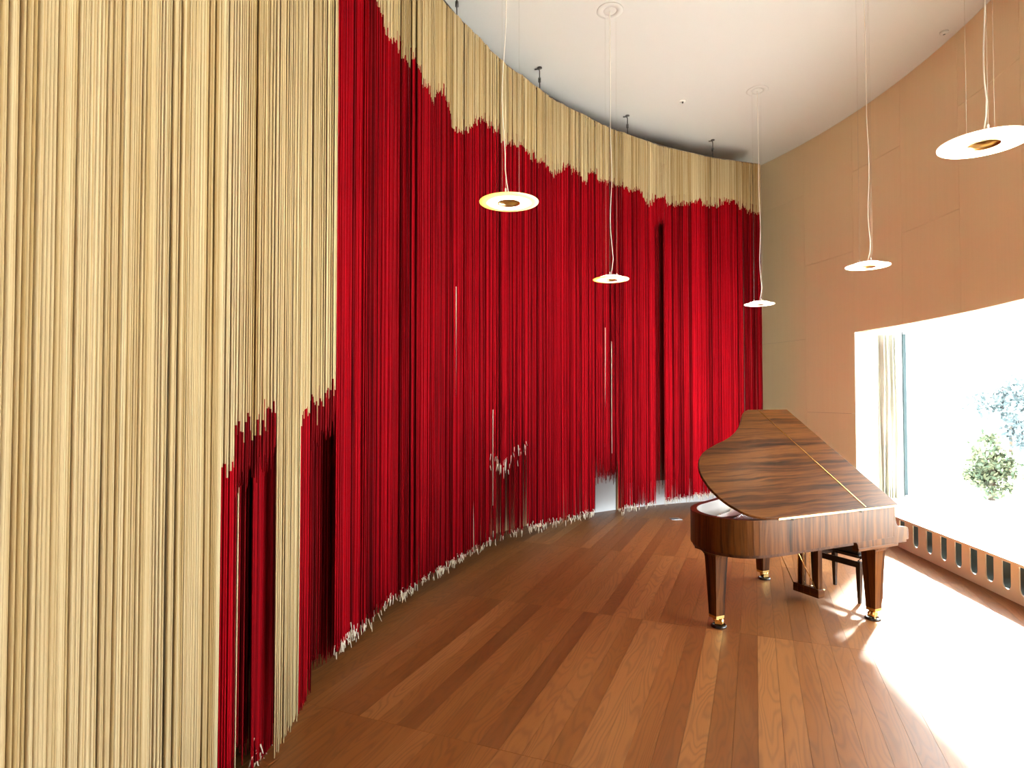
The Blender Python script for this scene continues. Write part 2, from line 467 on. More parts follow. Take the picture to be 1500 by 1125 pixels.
# doors and skirting seen through the gaps of the curtain
def on_left(R, pxx, h=0.3):
    u = (pxx - 750) / F; lo, hi = -0.4, 1.52
    for _ in range(60):
        mid = (lo + hi) / 2; X = CC.x - R * math.cos(mid); Y = CC.y + R * math.sin(mid)
        if X / Y < u: lo = mid
        else: hi = mid
    return (lo + hi) / 2
def arc_slab(m_, a0, a1, R0, R1, z0, z1, n=4):
    A = [a0 + (a1 - a0) * i / n for i in range(n + 1)]
    P = lambda a, R: Vector((CC.x - R * math.cos(a), CC.y + R * math.sin(a)))
    m_.prism([P(a, R0) for a in A] + [P(a, R1) for a in reversed(A)], z0, z1)
m_ = MB(); a0, a1 = on_left(RW, 668), on_left(RW, 782); m_.g = lambda p: (p.z, p.y, 0)
arc_slab(m_, a0, a1, RW - 0.05, RW + 0.02, 0.0, 2.3, 6)
d1 = struct('door_1', m_, 'door_wood', 'brown wooden door leaf half hidden behind the red strings')
m_ = MB(); a = on_left(RW, 906); arc_slab(m_, a - 0.012, a + 0.008, RW - 0.06, RW + 0.02, 0.0, 2.3, 1)
struct('trim_1', m_, 'door_wood', 'brown wooden door post at the edge of a gap in the strings')

m_ = MB(); arc_slab(m_, on_left(RW, 862), on_left(RW, 904), RW - 0.035, RW + 0.02, 0.0, 2.3, 3)
struct('door_2', m_, 'white_paint', 'white door leaf glimpsed under the short strings of the far gap')
m_ = MB(); arc_slab(m_, on_left(RW, 909), math.asin((corner.y - CC.y) / RW), RW - 0.03, RW + 0.02, 0.0, 0.45, 10)
struct('baseboard_left', m_, 'white_paint', 'white skirting showing beneath the curtain hem')
# ================================================================== WINDOW
# jamb reveal, head, seat, frame and panes
win = bpy.data.objects.new('window_1', None); COL.objects.link(win); win['kind'] = 'structure'
win['label'] = 'long window with white reveals behind the piano'; win.location = (5.9, 9.0, 0)
YG0 = Y_WIN0 + 0.03
m_ = MB()
m_.prism([(right_x(Y_WIN0) + 0.004, Y_WIN0 - 0.012), (glass_x(YG0) + 0.25, YG0 + 0.018), (glass_x(YG0) + 0.25, YG0 + 0.28), (right_x(Y_WIN0 + .2) + 0.03, Y_WIN0 + 0.25)], 0, HW + 0.2)
m_.build('reveal', 'reveal', win)
m_ = MB()
m_.prism([(right_x(Y_WIN1) + 0.02, Y_WIN1), (glass_x(Y_WIN1) + 0.25, Y_WIN1 - .03), (glass_x(Y_WIN1) + 0.25, Y_WIN1 - 0.25), (right_x(Y_WIN1 - .2) + 0.02, Y_WIN1 - 0.22)], 0, HW + 0.2)
m_.build('reveal', 'reveal', win)
m_ = MB()
yy = [Y_WIN0 + 0.2 - (Y_WIN0 + 0.35 - Y_WIN1) * i / 16 for i in range(17)]
m_.prism([(right_x(y) + 0.05, y) for y in yy] + [(glass_x(y) + 0.28, y) for y in reversed(yy)], HW + 0.001, HW + 0.25)
m_.build('soffit', 'reveal', win)
# frame: slim teal jamb post, white head and foot rails, mullion off to the right
def along(m_, ya, yb, dx0, dx1, z0, z1):
    m_.prism([(glass_x(ya) + dx0, ya), (glass_x(yb) + dx0, yb), (glass_x(yb) + dx1, yb), (glass_x(ya) + dx1, ya)], z0, z1)
fr = MB(); along(fr, YG0 - 0.03, YG0 - 0.075, -0.02, 0.03, HS, HW); fr.build('frame_post', 'teal_frame', win)
for ya in (7.05 - 1.0, 3.0):
    fr = MB(); along(fr, ya + 0.03, ya - 0.03, -0.03, 0.04, HS + 0.03, HW - 0.03); fr.build('mullion', 'reveal', win)
fr = MB(); along(fr, YG0 - 0.02, Y_WIN1, -0.02, 0.05, HW - 0.03, HW); fr.build('head_rail', 'reveal', win)
fr = MB(); along(fr, YG0 - 0.02, Y_WIN1, -0.02, 0.05, HS, HS + 0.03); fr.build('foot_rail', 'reveal', win)
pb = [YG0 - 0.075, 6.05, 3.0, Y_WIN1]
for ya, yb in zip(pb[:-1], pb[1:]):
    fr = MB(); along(fr, ya, yb, 0.002, 0.008, HS + 0.03, HW - 0.03); fr.build('pane', 'glass', win)
# daylight portal in the plane of the glass (guides sampling of the sky only)
pd_ = bpy.data.lights.new('daylight_portal', 'AREA'); po = bpy.data.objects.new('daylight_portal', pd_); COL.objects.link(po)
pd_.shape = 'RECTANGLE'; pd_.size = (YG0 - Y_WIN1) * 1.01; pd_.size_y = HW - HS
ymid = (YG0 + Y_WIN1) / 2; po.location = (glass_x(ymid) + 0.1, ymid, (HW + HS) / 2)
nrm = Vector((-GD.y * -1, GD.x, 0)); nrm = Vector((-0.992, 0.127, 0))
Z = -nrm; X_ = Vector((GD.x, GD.y, 0)); Y_ = Z.cross(X_)
po.matrix_world = Matrix.Translation(po.location) @ Matrix((X_, Y_, Z)).transposed().to_4x4()
pd_.cycles.is_portal = True

# window seat with arched grille slots: a joinery unit of its own
seat = thing('built_in_bench', 'long pale built in bench below the window, front pierced by a row of dark slots', 'bench', (5.3, 7.0, 0))
m_ = MB(); m_.t = 0.8; m_.g = lambda p: (p.y, p.x, 0)
ye = [10.2, Y_WIN0 - 0.001, 8, 6, 4, Y_WIN1]
front = [(seat_x(y) - 0.02, y) for y in ye[1:]]; back = [(glass_x(y) + 0.05, y) for y in reversed(ye[1:])]
m_.prism(front + back, HS - 0.03, HS)
m_.build('seat_top', 'seat', seat)
# front panel, pierced
u_slots = [1318.2, 1337.6, 1357.4, 1378.1, 1399.2, 1421.4, 1444.4, 1468.7, 1494.2]
sy = []
for x in u_slots: u = (x - 750) / F; sy.append(SEAT_A / (u - SEAT_B))
while sy[0] < Y_WIN0 - 0.55: sy.insert(0, sy[0] + 0.295)
while sy[-1] > Y_WIN1 + 0.5: sy.append(sy[-1] - 0.262)
SW, S0, S1 = 0.064, 0.088, 0.362
m_ = MB(); m_.t = 0.6; m_.g = lambda p: (p.z, p.y, 0)
edges = [Y_WIN0 - 0.002] + [(a + b) / 2 for a, b in zip(sy[:-1], sy[1:])] + [Y_WIN1]
tdir = Vector((SEAT_B, 1.0)).normalized()
def SP(y, z): return Vector((seat_x(y), y, z))
top_z = HS - 0.03
for yc, ea, eb in zip(sy, edges[:-1], edges[1:]):   # ea > eb
    ns = 6
    arc_l = [(yc + SW * math.cos(t), S0 + SW + -SW * math.sin(t) * 1.0) for t in [PI / 2 * i / ns for i in range(ns + 1)]]     # from side to bottom
    left_half = [(ea, 0), (ea, top_z), (yc, top_z), (yc, S1), (yc + SW, S1)] + arc_l
    left_half += [(yc, 0)]
    right_half = [(2 * yc - y if y != ea else eb, z) for y, z in left_half]
    for half in (left_half, right_half):
        pts = []
        for y, z in half:
            p = SP(y, z)
            if not pts or (p - pts[-1]).length > 1e-5: pts.append(p)
        m_.xprism(pts, Vector((0.012 * 0.992, -0.012 * 0.127, 0)))
m_.build('slotted_front', 'seat', seat)
m_ = MB()
m_.obox(SP(Y_WIN1 + .1, 0.06) + Vector((0.10, 0, 0)), SP(Y_WIN0 - .2, 0) - SP(Y_WIN1 + .1, 0), (0.02, 0, 0), (0, 0, 0.28))
m_.build('radiator_plate', 'teal', seat)
m_ = MB(); m_.obox(SP(Y_WIN1, 0.002) + Vector((0.03, 0, 0)), SP(Y_WIN0 - .02, 0) - SP(Y_WIN1, 0), (0.6, 0, 0), (0, 0, 0.01)); m_.build('seat_bottom', 'black', seat)

# drape gathered at the end of the window
dr = thing('window_drape', 'narrow gathered pale linen drape hanging at the end of the window', 'drape', (6.1, 9.6, HS))
m_ = MB(); m_.sm = True
n = 72; v = []; f = []
for lvl, z in enumerate([HS + 0.01, 0.9, 1.6, 2.3, HW - 0.06]):
    for i in range(n + 1):
        t = i / n; ph = t * 11 * PI
        x = 5.92 + 0.26 * t; y = 9.60 + 0.055 * math.sin(ph) + 0.02 * math.sin(ph * 0.37 + lvl * 0.4)
        v.append((x + 0.012 * math.sin(z * 2 + i), y, z))
for l in range(4):
    for i in range(n): f.append((l * (n + 1) + i, l * (n + 1) + i + 1, (l + 1) * (n + 1) + i + 1, (l + 1) * (n + 1) + i))
m_.add(v, f)
o = m_.build('cloth', 'drape', dr); sm = o.modifiers.new('thick', 'SOLIDIFY'); sm.thickness = 0.004
m_ = MB(); m_.tube([(5.86, 9.6, HW - 0.045), (6.25, 9.6, HW - 0.045)], 0.014); m_.build('curtain_track', 'white_metal', dr)

# ================================================================== STRING CURTAIN
curtain = thing('string_curtain', 'huge curved curtain of hanging cream strings dip-dyed deep red, along the left wall', 'string curtain', (-1.3, 4.0, 0))
rows = []           # (angle, radial offset, hd, hb, tip, red material, tone)
def interp(x, tab):
    if x <= tab[0][0]: return tab[0][1]
    for (x0, y0), (x1, y1) in zip(tab[:-1], tab[1:]):
        if x <= x1: return y0 + (y1 - y0) * (x - x0) / max(1e-6, (x1 - x0))
    return tab[-1][1]
DYE = [(497, -60), (545, -30), (552, 0), (560, 40), (578, 60), (592, 85), (610, 85), (618, 120), (636, 150), (640, 128), (655, 145), (664, 185),
       (680, 188), (697, 180), (700, 172), (712, 180), (731, 190), (735, 207), (750, 205), (765, 212), (775, 225), (790, 235), (800, 238),
       (812, 250), (820, 250), (830, 243), (845, 250), (858, 262), (865, 262), (870, 258), (885, 262), (905, 268), (919, 275), (921, 280),
       (929, 278), (932, 278), (945, 290), (958, 296), (960, 288), (975, 285), (976, 297), (1000, 293), (1040, 297), (1075, 300), (1112, 310)]
BOT = [(0, 2400), (323, 1140), (403, 1105), (440, 1040), (455, 1008), (470, 965), (497, 945), (540, 905), (565, 880), (600, 862), (633, 838), (705, 797), (760, 775),
       (790, 768), (865, 750), (907, 745), (960, 735), (1020, 725), (1055, 721), (1112, 714)]
SPACING = 0.0098
a_start = math.asin((0.30 - CC.y) / RC)
a_end = 1.25
while px(CC.x - RC * math.cos(a_end), CC.y + RC * math.sin(a_end), 3.0) > 1117: a_end -= 0.0005
while px(CC.x - RC * math.cos(a_end), CC.y + RC * math.sin(a_end), 3.0) < 1116.5: a_end += 0.0005
fold_ph = rng.random(6) * 6.28
def P_at(a, R): return CC.x - R * math.cos(a), CC.y + R * math.sin(a)
strands = []; step = 0.0; tshift = 0.0
a = a_start; idx = 0; wob = 0.0; clump = 0.0
while a < a_end:
    a += SPACING / RC * random.uniform(0.86, 1.14)
    idx += 1
    if random.random() < (0.02 if a < -0.02 else 0.055): a += SPACING / RC * random.uniform(0.4, 0.9)      # gaps that read as dark lines
    if random.random() < 0.16: tshift = random.gauss(0, 0.20)
    if random.random() < 0.07: clump = random.uniform(-0.009, 0.009)
    if random.random() < 0.10: step = random.gauss(0, 0.035)
    s_ = a * RC
    fold = 0.012 * math.sin(s_ * 5.1 + fold_ph[0]) + 0.007 * math.sin(s_ * 12.7 + fold_ph[1]) + 0.004 * math.sin(s_ * 31 + fold_ph[2])
    dr_ = fold + clump + random.gauss(0, 0.004)
    X, Y = P_at(a, RC + dr_)
    x_lo, x_mid, x_hi = px(X, Y, 0.3), px(X, Y, 1.8), px(X, Y, 5.6)
    jit = random.gauss(0, 1)
    tone = min(1, max(0, random.gauss(0.52, 0.28) + tshift))
    hb = max(0.02, height(X, Y, interp(x_lo, BOT))) + random.gauss(0, 0.012)
    hd = None; tip = 0; rm = 'red'; tops = None
    xm = x_mid
    if xm < 323: hb = 0.10 + random.gauss(0, 0.01)
    elif xm < 342: hd = height(X, Y, 682) + jit * 0.03
    elif xm < 403:
        hd = height(X, Y, interp(xm, [(342, 640), (352, 618), (372, 612), (392, 604), (403, 618)])) + jit * 0.06
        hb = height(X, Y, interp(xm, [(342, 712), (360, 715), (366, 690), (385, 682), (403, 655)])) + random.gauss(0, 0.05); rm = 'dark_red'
    elif xm < 440: pass
    elif xm < 455: hd = height(X, Y, interp(xm, [(440, 622), (444, 606), (455, 600)])) + jit * 0.02
    elif xm < 491:
        hd = height(X, Y, interp(xm, [(455, 590), (475, 578), (491, 566)])) + jit * 0.06
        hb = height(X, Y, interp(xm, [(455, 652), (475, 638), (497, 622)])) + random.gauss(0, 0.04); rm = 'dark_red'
    else:
        hd = height(X, Y, interp(x_hi, DYE)) + jit * 0.03 + step
        tip = random.uniform(0.02, 0.09) if random.random() < max(0.05, 0.36 + 0.4 * math.sin(s_ * 6.3) + 0.25 * math.sin(s_ * 17)) else 0; hb += random.gauss(0.01, 0.022)
        if x_lo > 872 and x_lo < 905:
            hb = height(X, Y, interp(xm, [(872, 672), (880, 690), (900, 692), (907, 660)])) + random.gauss(0, 0.10); tip = 0
        if 960 < xm < 973: hb = height(X, Y, 328) + random.gauss(0, 0.05); tip = 0
        if 718 < xm < 773 and random.random() < 0.72:
            hb = height(X, Y, interp(xm, [(718, 668), (735, 680), (773, 650)])) + random.gauss(0, 0.05); tip = random.choice([0, 0, 0, 0.06, 0.1, 0.14])
    strands.append((X, Y, hd, hb, tip, rm, tone, True))
n_front = len(strands)
# second and third rows behind the front one
a = a_start
while a < a_end:
    a += SPACING * 0.72 / RC * random.uniform(0.7, 1.3)
    X0, Y0 = P_at(a, RC + 0.045); xm = px(X0, Y0, 1.8)
    d = random.uniform(0.022, 0.058); tone = random.random() * 0.6
    hb = None; hd = None; tip = 0; rm = 'red'
    if xm < 319: hb = 0.1
    elif xm < 343: hd = height(X0, Y0, 680)
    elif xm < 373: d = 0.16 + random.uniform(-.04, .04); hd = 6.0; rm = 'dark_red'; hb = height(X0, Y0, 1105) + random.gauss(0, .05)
    elif xm < 404: d = 0.05; hd = 4.2; hb = height(X0, Y0, 1108) + random.gauss(0, .06); tip = random.choice([0, 0, 0.05])
    elif xm < 440: hd = None
    elif xm < 456: hd = height(X0, Y0, 606)
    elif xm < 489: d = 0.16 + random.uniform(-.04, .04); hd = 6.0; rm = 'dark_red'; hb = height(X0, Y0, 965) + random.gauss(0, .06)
    else:
        hd = height(X0, Y0, interp(px(X0, Y0, 5.6), DYE)) + 0.1
        if xm < 500: hd = 6.0
        tip = random.uniform(0.02, 0.08) if random.random() < 0.2 else 0
        if 870 < xm < 908:
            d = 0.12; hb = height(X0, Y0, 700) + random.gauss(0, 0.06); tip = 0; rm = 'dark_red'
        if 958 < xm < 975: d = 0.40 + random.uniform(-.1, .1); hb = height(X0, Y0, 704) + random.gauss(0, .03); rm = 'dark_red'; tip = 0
        if 718 < xm < 775 and random.random() < 0.5: continue
    X, Y = P_at(a, RC + d)
    if hb is None: hb = max(0.02, height(X0, Y0, interp(px(X0, Y0, 0.3), BOT))) + random.gauss(0, 0.02)
    if xm < 319: hb = 0.1
    strands.append((X, Y, hd, hb, tip, rm, tone, False))
# the one loose pale string in the dark opening, and pale strings in the far gap
def loose(xp, d, hb, hd=None):
    u = on_left(RC + d, xp); X, Y = P_at(u, RC + d); strands.append((X, Y, hd, hb, 0, 'red', 0.9, False))
loose(350, 0.03, 0.1)
def pale_end(xp, ya, yb):
    u = on_left(RC + 0.004, xp); X, Y = P_at(u, RC + 0.004); za, zb = height(X, Y, ya), max(0.1, height(X, Y, yb))
    strands.append((X, Y, height(X, Y, interp(xp, DYE)), za, za - zb, 'red', 0.3, False))
for q in ((887, 480, 655), (896, 500, 664), (668, 420, 812), (692, 560, 806), (722, 600, 740), (714, 640, 690)): pale_end(*q)
# deep rows of strings closing the openings, shade put into their darker red
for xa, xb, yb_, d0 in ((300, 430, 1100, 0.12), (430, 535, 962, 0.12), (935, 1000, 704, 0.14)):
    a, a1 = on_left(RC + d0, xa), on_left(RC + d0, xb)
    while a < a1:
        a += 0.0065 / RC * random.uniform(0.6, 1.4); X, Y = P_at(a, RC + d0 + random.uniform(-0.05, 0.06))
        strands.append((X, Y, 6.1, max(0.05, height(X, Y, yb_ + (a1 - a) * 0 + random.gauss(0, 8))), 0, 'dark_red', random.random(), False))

MATI = {'cream': 0, 'red': 1, 'dark_red': 2, 'tip': 3}
def strand(m_, st, ns, r=0.0056, wav=0.0012):
    X, Y, hd, hb, tip, rm, tone, fr_ = st
    m_.t = tone
    lv = []            # (z, material of the segment below)
    if hd is not None: hd = min(hd, HT - 0.02)
    if hd is None or hd <= hb + 0.01:
        zs = np.linspace(HT, hb, 10); lv = [(z, 0) for z in zs]
    else:
        if HT - hd > 0.05: lv += [(z, 0) for z in np.linspace(HT, hd, 3 if HT - hd < 2 else 7)[:-1]]
        lv += [(z, MATI[rm]) for z in np.linspace(hd, hb, 9 if hd - hb > 1.5 else 4)]
        if tip: lv[-1] = (lv[-1][0], 3); lv += [(hb - tip * 0.5, 3), (max(0.004, hb - tip), 3)]
    p1, p2, f1, f2 = random.random() * 6.3, random.random() * 6.3, random.uniform(0.6, 1.8), random.uniform(2, 5)
    va = []; fa = []; mi = []
    tipx, tipy = random.gauss(0, 0.012), random.gauss(0, 0.012)
    nl = len(lv)
    for i, (z, _) in enumerate(lv):
        q = 1.0 if z < HT - 0.1 else 0.0
        dx = wav * q * (math.sin(z * f1 + p1) + 0.5 * math.sin(z * f2 + p2)); dy = wav * q * (math.sin(z * f1 + p2) + 0.5 * math.sin(z * f2 + p1))
        if tip and i >= nl - 2: k_ = (i - nl + 3) / 2; dx += tipx * k_; dy += tipy * k_
        rr = r * (0.5 if i == nl - 1 else (0.75 if tip and i == nl - 2 else 1.0))
        for j in range(ns):
            t = 2 * PI * j / ns + p1
            va.append((X + dx + rr * math.cos(t), Y + dy + rr * math.sin(t), z))
    o = len(m_.v)
    for p in va: p = Vector(p); m_.v.append(p); m_.gc.append(p); m_.tone.append(tone)
    for i in range(nl - 1):
        for j in range(ns):
            m_.f.append((o + i * ns + j, o + i * ns + (j + 1) % ns, o + (i + 1) * ns + (j + 1) % ns, o + (i + 1) * ns + j))
            m_.mi.append(lv[i][1]); m_.smooth.append(True)
YM = ['cream', 'red', 'dark_red', 'tip']
for st in strands[:300]:
    m_ = MB(); strand(m_, st, 7); m_.build('strand', YM, curtain)
rest_c, rest_r = MB(), MB()
for st in strands[300:]:
    strand(rest_c if st[2] is None else rest_r, st, 5)
rest_r.build('dyed_strand', YM, curtain, kind='stuff', label='strings dyed deep red below a cream top')
rest_c.build('undyed_strand', YM, curtain, kind='stuff', label='plain cream strings')
# rail and its hangers
m_ = MB(); m_.tube([(*P_at(a_start + (a_end - a_start) * i / 90, RC + 0.03), HT + 0.012) for i in range(91)], 0.016, 6); m_.build('rail', 'dark_metal', curtain)
for xp in (668, 791, 921, 1047):
    a = on_left(RC + 0.03, xp); X, Y = P_at(a, RC + 0.03)
    # the hanger sits on the ray's column at ceiling height
    m_ = MB(); m_.tube([(X, Y, HT + 0.01), (X, Y, HC - 0.05), (X - 0.01, Y + 0.01, HC - 0.02)], 0.008, 8)
    m_.tube([(X, Y, HC - 0.02), (X - 0.07, Y + 0.015, HC - 0.02)], 0.010, 8)
    m_.lathe((X, Y, HC - 0.012), [(0.035, 0), (0.035, 0.012)], 12); m_.lathe((X, Y, HT + 0.16), [(0.008, -.03), (0.02, -.03), (0.02, .03), (0.008, .03)], 8)
    m_.build('hanger', 'dark_metal', curtain)

# ================================================================== PENDANT LAMPS
LZ = 3.42
def ring_mesh(name, c, prof, matname, parent, n=48):
    m_ = MB(); m_.sm = True; m_.lathe(c, prof, n, closed=True)
    o = m_.build(name, matname, parent)
    me = o.data; at = me.attributes.new('radius', 'FLOAT', 'POINT')
    off = Vector(c) - parent.location
    at.data.foreach_set('value', [math.hypot(v.co.x - off.x, v.co.y - off.y) for v in me.vertices]); return o
def pendant(x, y, label, glowm, sway, ang0):
    t = thing('pendant_lamp', label, 'pendant lamp', (x, y, LZ), 'ring pendant lamps on long wires')
    c = (x, y, LZ)
    ring_mesh('lit_ring', c, [(0.083, -0.004), (0.11, -0.006), (0.15, -0.005), (0.19, -0.003), (0.214, 0.0), (0.215, 0.004), (0.19, 0.008), (0.16, 0.011), (0.14, 0.028), (0.10, 0.036), (0.083, 0.038)], glowm, t)
    ring_mesh('brass_core', c, [(0.076, -0.008), (0.083, -0.008), (0.083, 0.04), (0.076, 0.04)], 'brass_brushed', t)
    m_ = MB(); m_.lathe(c, [(0.0, 0.041), (0.09, 0.041), (0.105, 0.036), (0.10, 0.044), (0.0, 0.05)], 32); m_.build('top_cap', 'white_metal', t)
    for i in range(3):
        aa = ang0 + 2 * PI * i / 3; wx, wy = x + 0.075 * math.cos(aa), y + 0.075 * math.sin(aa)
        m_ = MB(); m_.lathe((wx, wy, LZ + 0.04), [(0.006, 0), (0.006, 0.03), (0.0035, 0.04)], 10); m_.build('gripper', 'white_metal', t)
        m_ = MB(); m_.tube([(wx, wy, LZ + 0.075), (wx, wy, HC - 0.004)], 0.0008, 5); m_.build('suspension_wire', 'wire', t)
    pts = []
    for i in range(33):
        z = LZ + 0.045 + (HC - LZ - 0.05) * i / 32; q = 1 - i / 32
        k_ = min(1, i / 2.0)
        pts.append((x + sway[0] * (1 - i / 32) * k_ + 0.022 * math.sin(i * 0.55 + sway[2]) * q * q * k_, y + sway[1] * (1 - i / 32) * k_ + 0.016 * math.cos(i * 0.5 + sway[2]) * q * q * k_, z))
    m_ = MB(); m_.tube(pts, 0.0036, 7); m_.build('cable', 'cable', t)
    m_ = MB(); m_.lathe((x, y, HC - 0.006), [(0.0, 0), (0.07, 0), (0.075, 0.001), (0.075, 0.004), (0.079, 0.004), (0.079, 0.001), (0.155, 0.001), (0.16, 0.006)], 40); m_.build('canopy', 'plaster', t)
    return t
pendant(-0.022, 4.30, 'ring pendant lamp with yellow rim glow, leftmost, hanging before the red strings', 'glow_yellow', (-0.05, 0, 0.3), 2.3)
pendant(1.185, 7.12, 'small ring pendant lamp with yellow rim, second from left before the red strings', 'glow_yellow', (0.01, 0, 1.0), 0.2)
pendant(3.74, 9.0, 'smallest farthest ring pendant lamp at the edge of the red strings beside the wood wall', 'glow_white', (0.03, 0, 1.6), 0.5)
pendant(3.83, 6.40, 'white ring pendant lamp before the wood wall above the piano', 'glow_white', (0.03, 0, 2.2), 0.4)
pendant(2.63, 3.30, 'largest nearest ring pendant lamp, bright white, at the right before the wood wall', 'glow_white', (0.03, 0, 2.9), 0.15)

# small ceiling fittings
def ray_ceiling(x, y):
    c, s = math.cos(PITCH), math.sin(PITCH); dx = (x - 750) / F; dy = (562.5 - y) / F
    d = Vector((dx, c - dy * s, s + dy * c)); t = (HC - EYE) / d.z; return d.x * t, d.y * t
X, Y = ray_ceiling(1000, 148)
t = thing('ceiling_sprinkler', 'tiny round sprinkler head in the middle of the ceiling', 'sprinkler', (X, Y, HC))
m_ = MB(); m_.lathe((X, Y, HC), [(0.0, -0.012), (0.045, -0.010), (0.05, -0.002), (0.05, 0)], 20); m_.build('cover_plate', 'white_metal', t)
m_ = MB(); m_.lathe((X, Y, HC), [(0.0, -0.04), (0.012, -0.036), (0.012, -0.012)], 10); m_.build('nozzle', 'dark_metal', t)
X, Y = ray_ceiling(1383, 47)
t = thing('smoke_detector', 'small round detector on the ceiling near the wood wall', 'detector', (X, Y, HC))
m_ = MB(); m_.lathe((X, Y, HC), [(0.0, -0.03), (0.03, -0.03), (0.04, -0.02), (0.05, -0.015), (0.05, 0)], 24); m_.build('housing', 'plaster', t)
m_ = MB(); m_.lathe((X, Y, HC), [(0.0, -0.034), (0.014, -0.033), (0.014, -0.03)], 12); m_.build('sensor', 'dark_metal', t)
# floor box near the far wall
fx, fy = 2.72, 9.95
t = thing('floor_box', 'small flush metal floor outlet beyond the piano tail', 'floor outlet', (fx, fy, 0.0))
m_ = MB(); m_.obox((fx - .09, fy - .07, 0.0), (0.18, 0.02, 0), (-0.015, 0.14, 0), (0, 0, 0.004)); m_.build('lid', 'steel', t)
m_ = MB(); m_.obox((fx - .02, fy - .01, 0.004), (0.05, 0.005, 0), (-0.003, 0.03, 0), (0, 0, 0.002)); m_.build('handle', 'dark_metal', t)

# ================================================================== GRAND PIANO
B0 = Vector((3.288, 5.477)); S = Vector((0.91, 0.415)).normalized(); K = Vector((-S.y, S.x))
V0 = -0.12
def PW_(u, w, z):   # w measured from the spine
    p = B0 + S * u + K * (w + V0); return Vector((p.x, p.y, z))
H0, H1 = 0.752, 1.030
piano = thing('grand_piano', 'striped rosewood grand piano with raised lid, standing by the window', 'piano', tuple(PW_(-0.7, 0.6, 0)))
tail = [(-1.30, 0.0), (-1.42, 0.008), (-1.52, 0.030), (-1.61, 0.075), (-1.68, 0.145), (-1.725, 0.24), (-1.742, 0.34), (-1.738, 0.44), (-1.71, 0.545), (-1.655, 0.645), (-1.575, 0.735), (-1.47, 0.81),
        (-1.33, 0.872), (-1.19, 0.928), (-1.04, 0.99), (-0.91, 1.06), (-0.80, 1.135), (-0.70, 1.22), (-0.61, 1.31), (-0.52, 1.39), (-0.42, 1.43)]
def smooth_pts(pts, it=2):
    for _ in range(it):
        q = [pts[0]]
        for a_, b_ in zip(pts[:-1], pts[1:]):
            q += [(a_[0] * .75 + b_[0] * .25, a_[1] * .75 + b_[1] * .25), (a_[0] * .25 + b_[0] * .75, a_[1] * .25 + b_[1] * .75)]
        q.append(pts[-1]); pts = q
    return pts
tail_s = smooth_pts(tail, 1)
WID = 1.43; UE = 0.135
path = [(UE, 0.0), (-0.4, 0.0), (-0.9, 0.0)] + tail_s + [(UE, WID)]
def inset(pts, d):
    out = []
    for i, p in enumerate(pts):
        a_ = Vector(pts[max(i - 1, 0)]); b_ = Vector(pts[min(i + 1, len(pts) - 1)]); t = (b_ - a_).normalized()
        nn = Vector((t.y, -t.x))                  # path runs tail-wards then back: inside lies on the left -> flip
        out.append((p[0] + nn.x * d, p[1] + nn.y * d))
    return out
def wall_strip(m_, pts, d, z0, z1, mats=(0, 0), inset0=0.0):
    A = inset(pts, inset0) if inset0 else pts; Bn = inset(pts, d)
    cum = 0
    for i in range(len(pts) - 1):
        a, b, c, e = A[i], A[i + 1], Bn[i + 1], Bn[i]
        l = (Vector(b) - Vector(a)).length
        vs_ = [PW_(*a, z0), PW_(*b, z0), PW_(*c, z0), PW_(*e, z0), PW_(*a, z1), PW_(*b, z1), PW_(*c, z1), PW_(*e, z1)]
        o = len(m_.v)
        for j, p in enumerate(vs_):
            m_.v.append(p); m_.tone.append(.5); m_.gc.append(Vector((p.z, cum + (l if j % 4 in (1, 2) else 0), 0)))
        fs = [((0, 1, 5, 4), mats[0]), ((3, 7, 6, 2), mats[1]), ((4, 5, 6, 7), mats[0]), ((0, 3, 2, 1), mats[0])]
        if i == 0: fs.append(((0, 4, 7, 3), mats[0]))
        if i == len(pts) - 2: fs.append(((1, 2, 6, 5), mats[0]))
        for q, mi in fs: m_.f.append(tuple(o + k_ for k_ in q)); m_.mi.append(mi); m_.smooth.append(False)
        cum += l
# determine inset sign
sgn = -1 if inset([(0.1, 0), (-0.5, 0), (-1, 0)], 1.0)[1][1] < 0 else 1
m_ = MB(); wall_strip(m_, path, 0.055 * sgn, H0, H1, (0, 1)); m_.build('rim', ['rosewood', 'maple'], piano)
m_ = MB(); wall_strip(m_, [p for p in path if p[0] < 0.0], 0.05 * sgn, H0 - 0.028, H0, (0, 0), 0.018 * sgn); m_.build('lower_moulding', 'rosewood_dark', piano)
ins = inset(path, 0.05 * sgn)
m_ = MB(); m_.prism([tuple(PW_(u, w_, 0).xy) for u, w_ in ins], 0.84, 0.852); m_.build('soundboard', 'spruce', piano)
ins2 = inset(path, 0.13 * sgn)
m_ = MB(); m_.prism([tuple(PW_(u, w_, 0).xy) for u, w_ in ins2 if u < 0.0], 0.895, 0.915); m_.build('iron_plate', 'plate', piano, bevel=0.004)
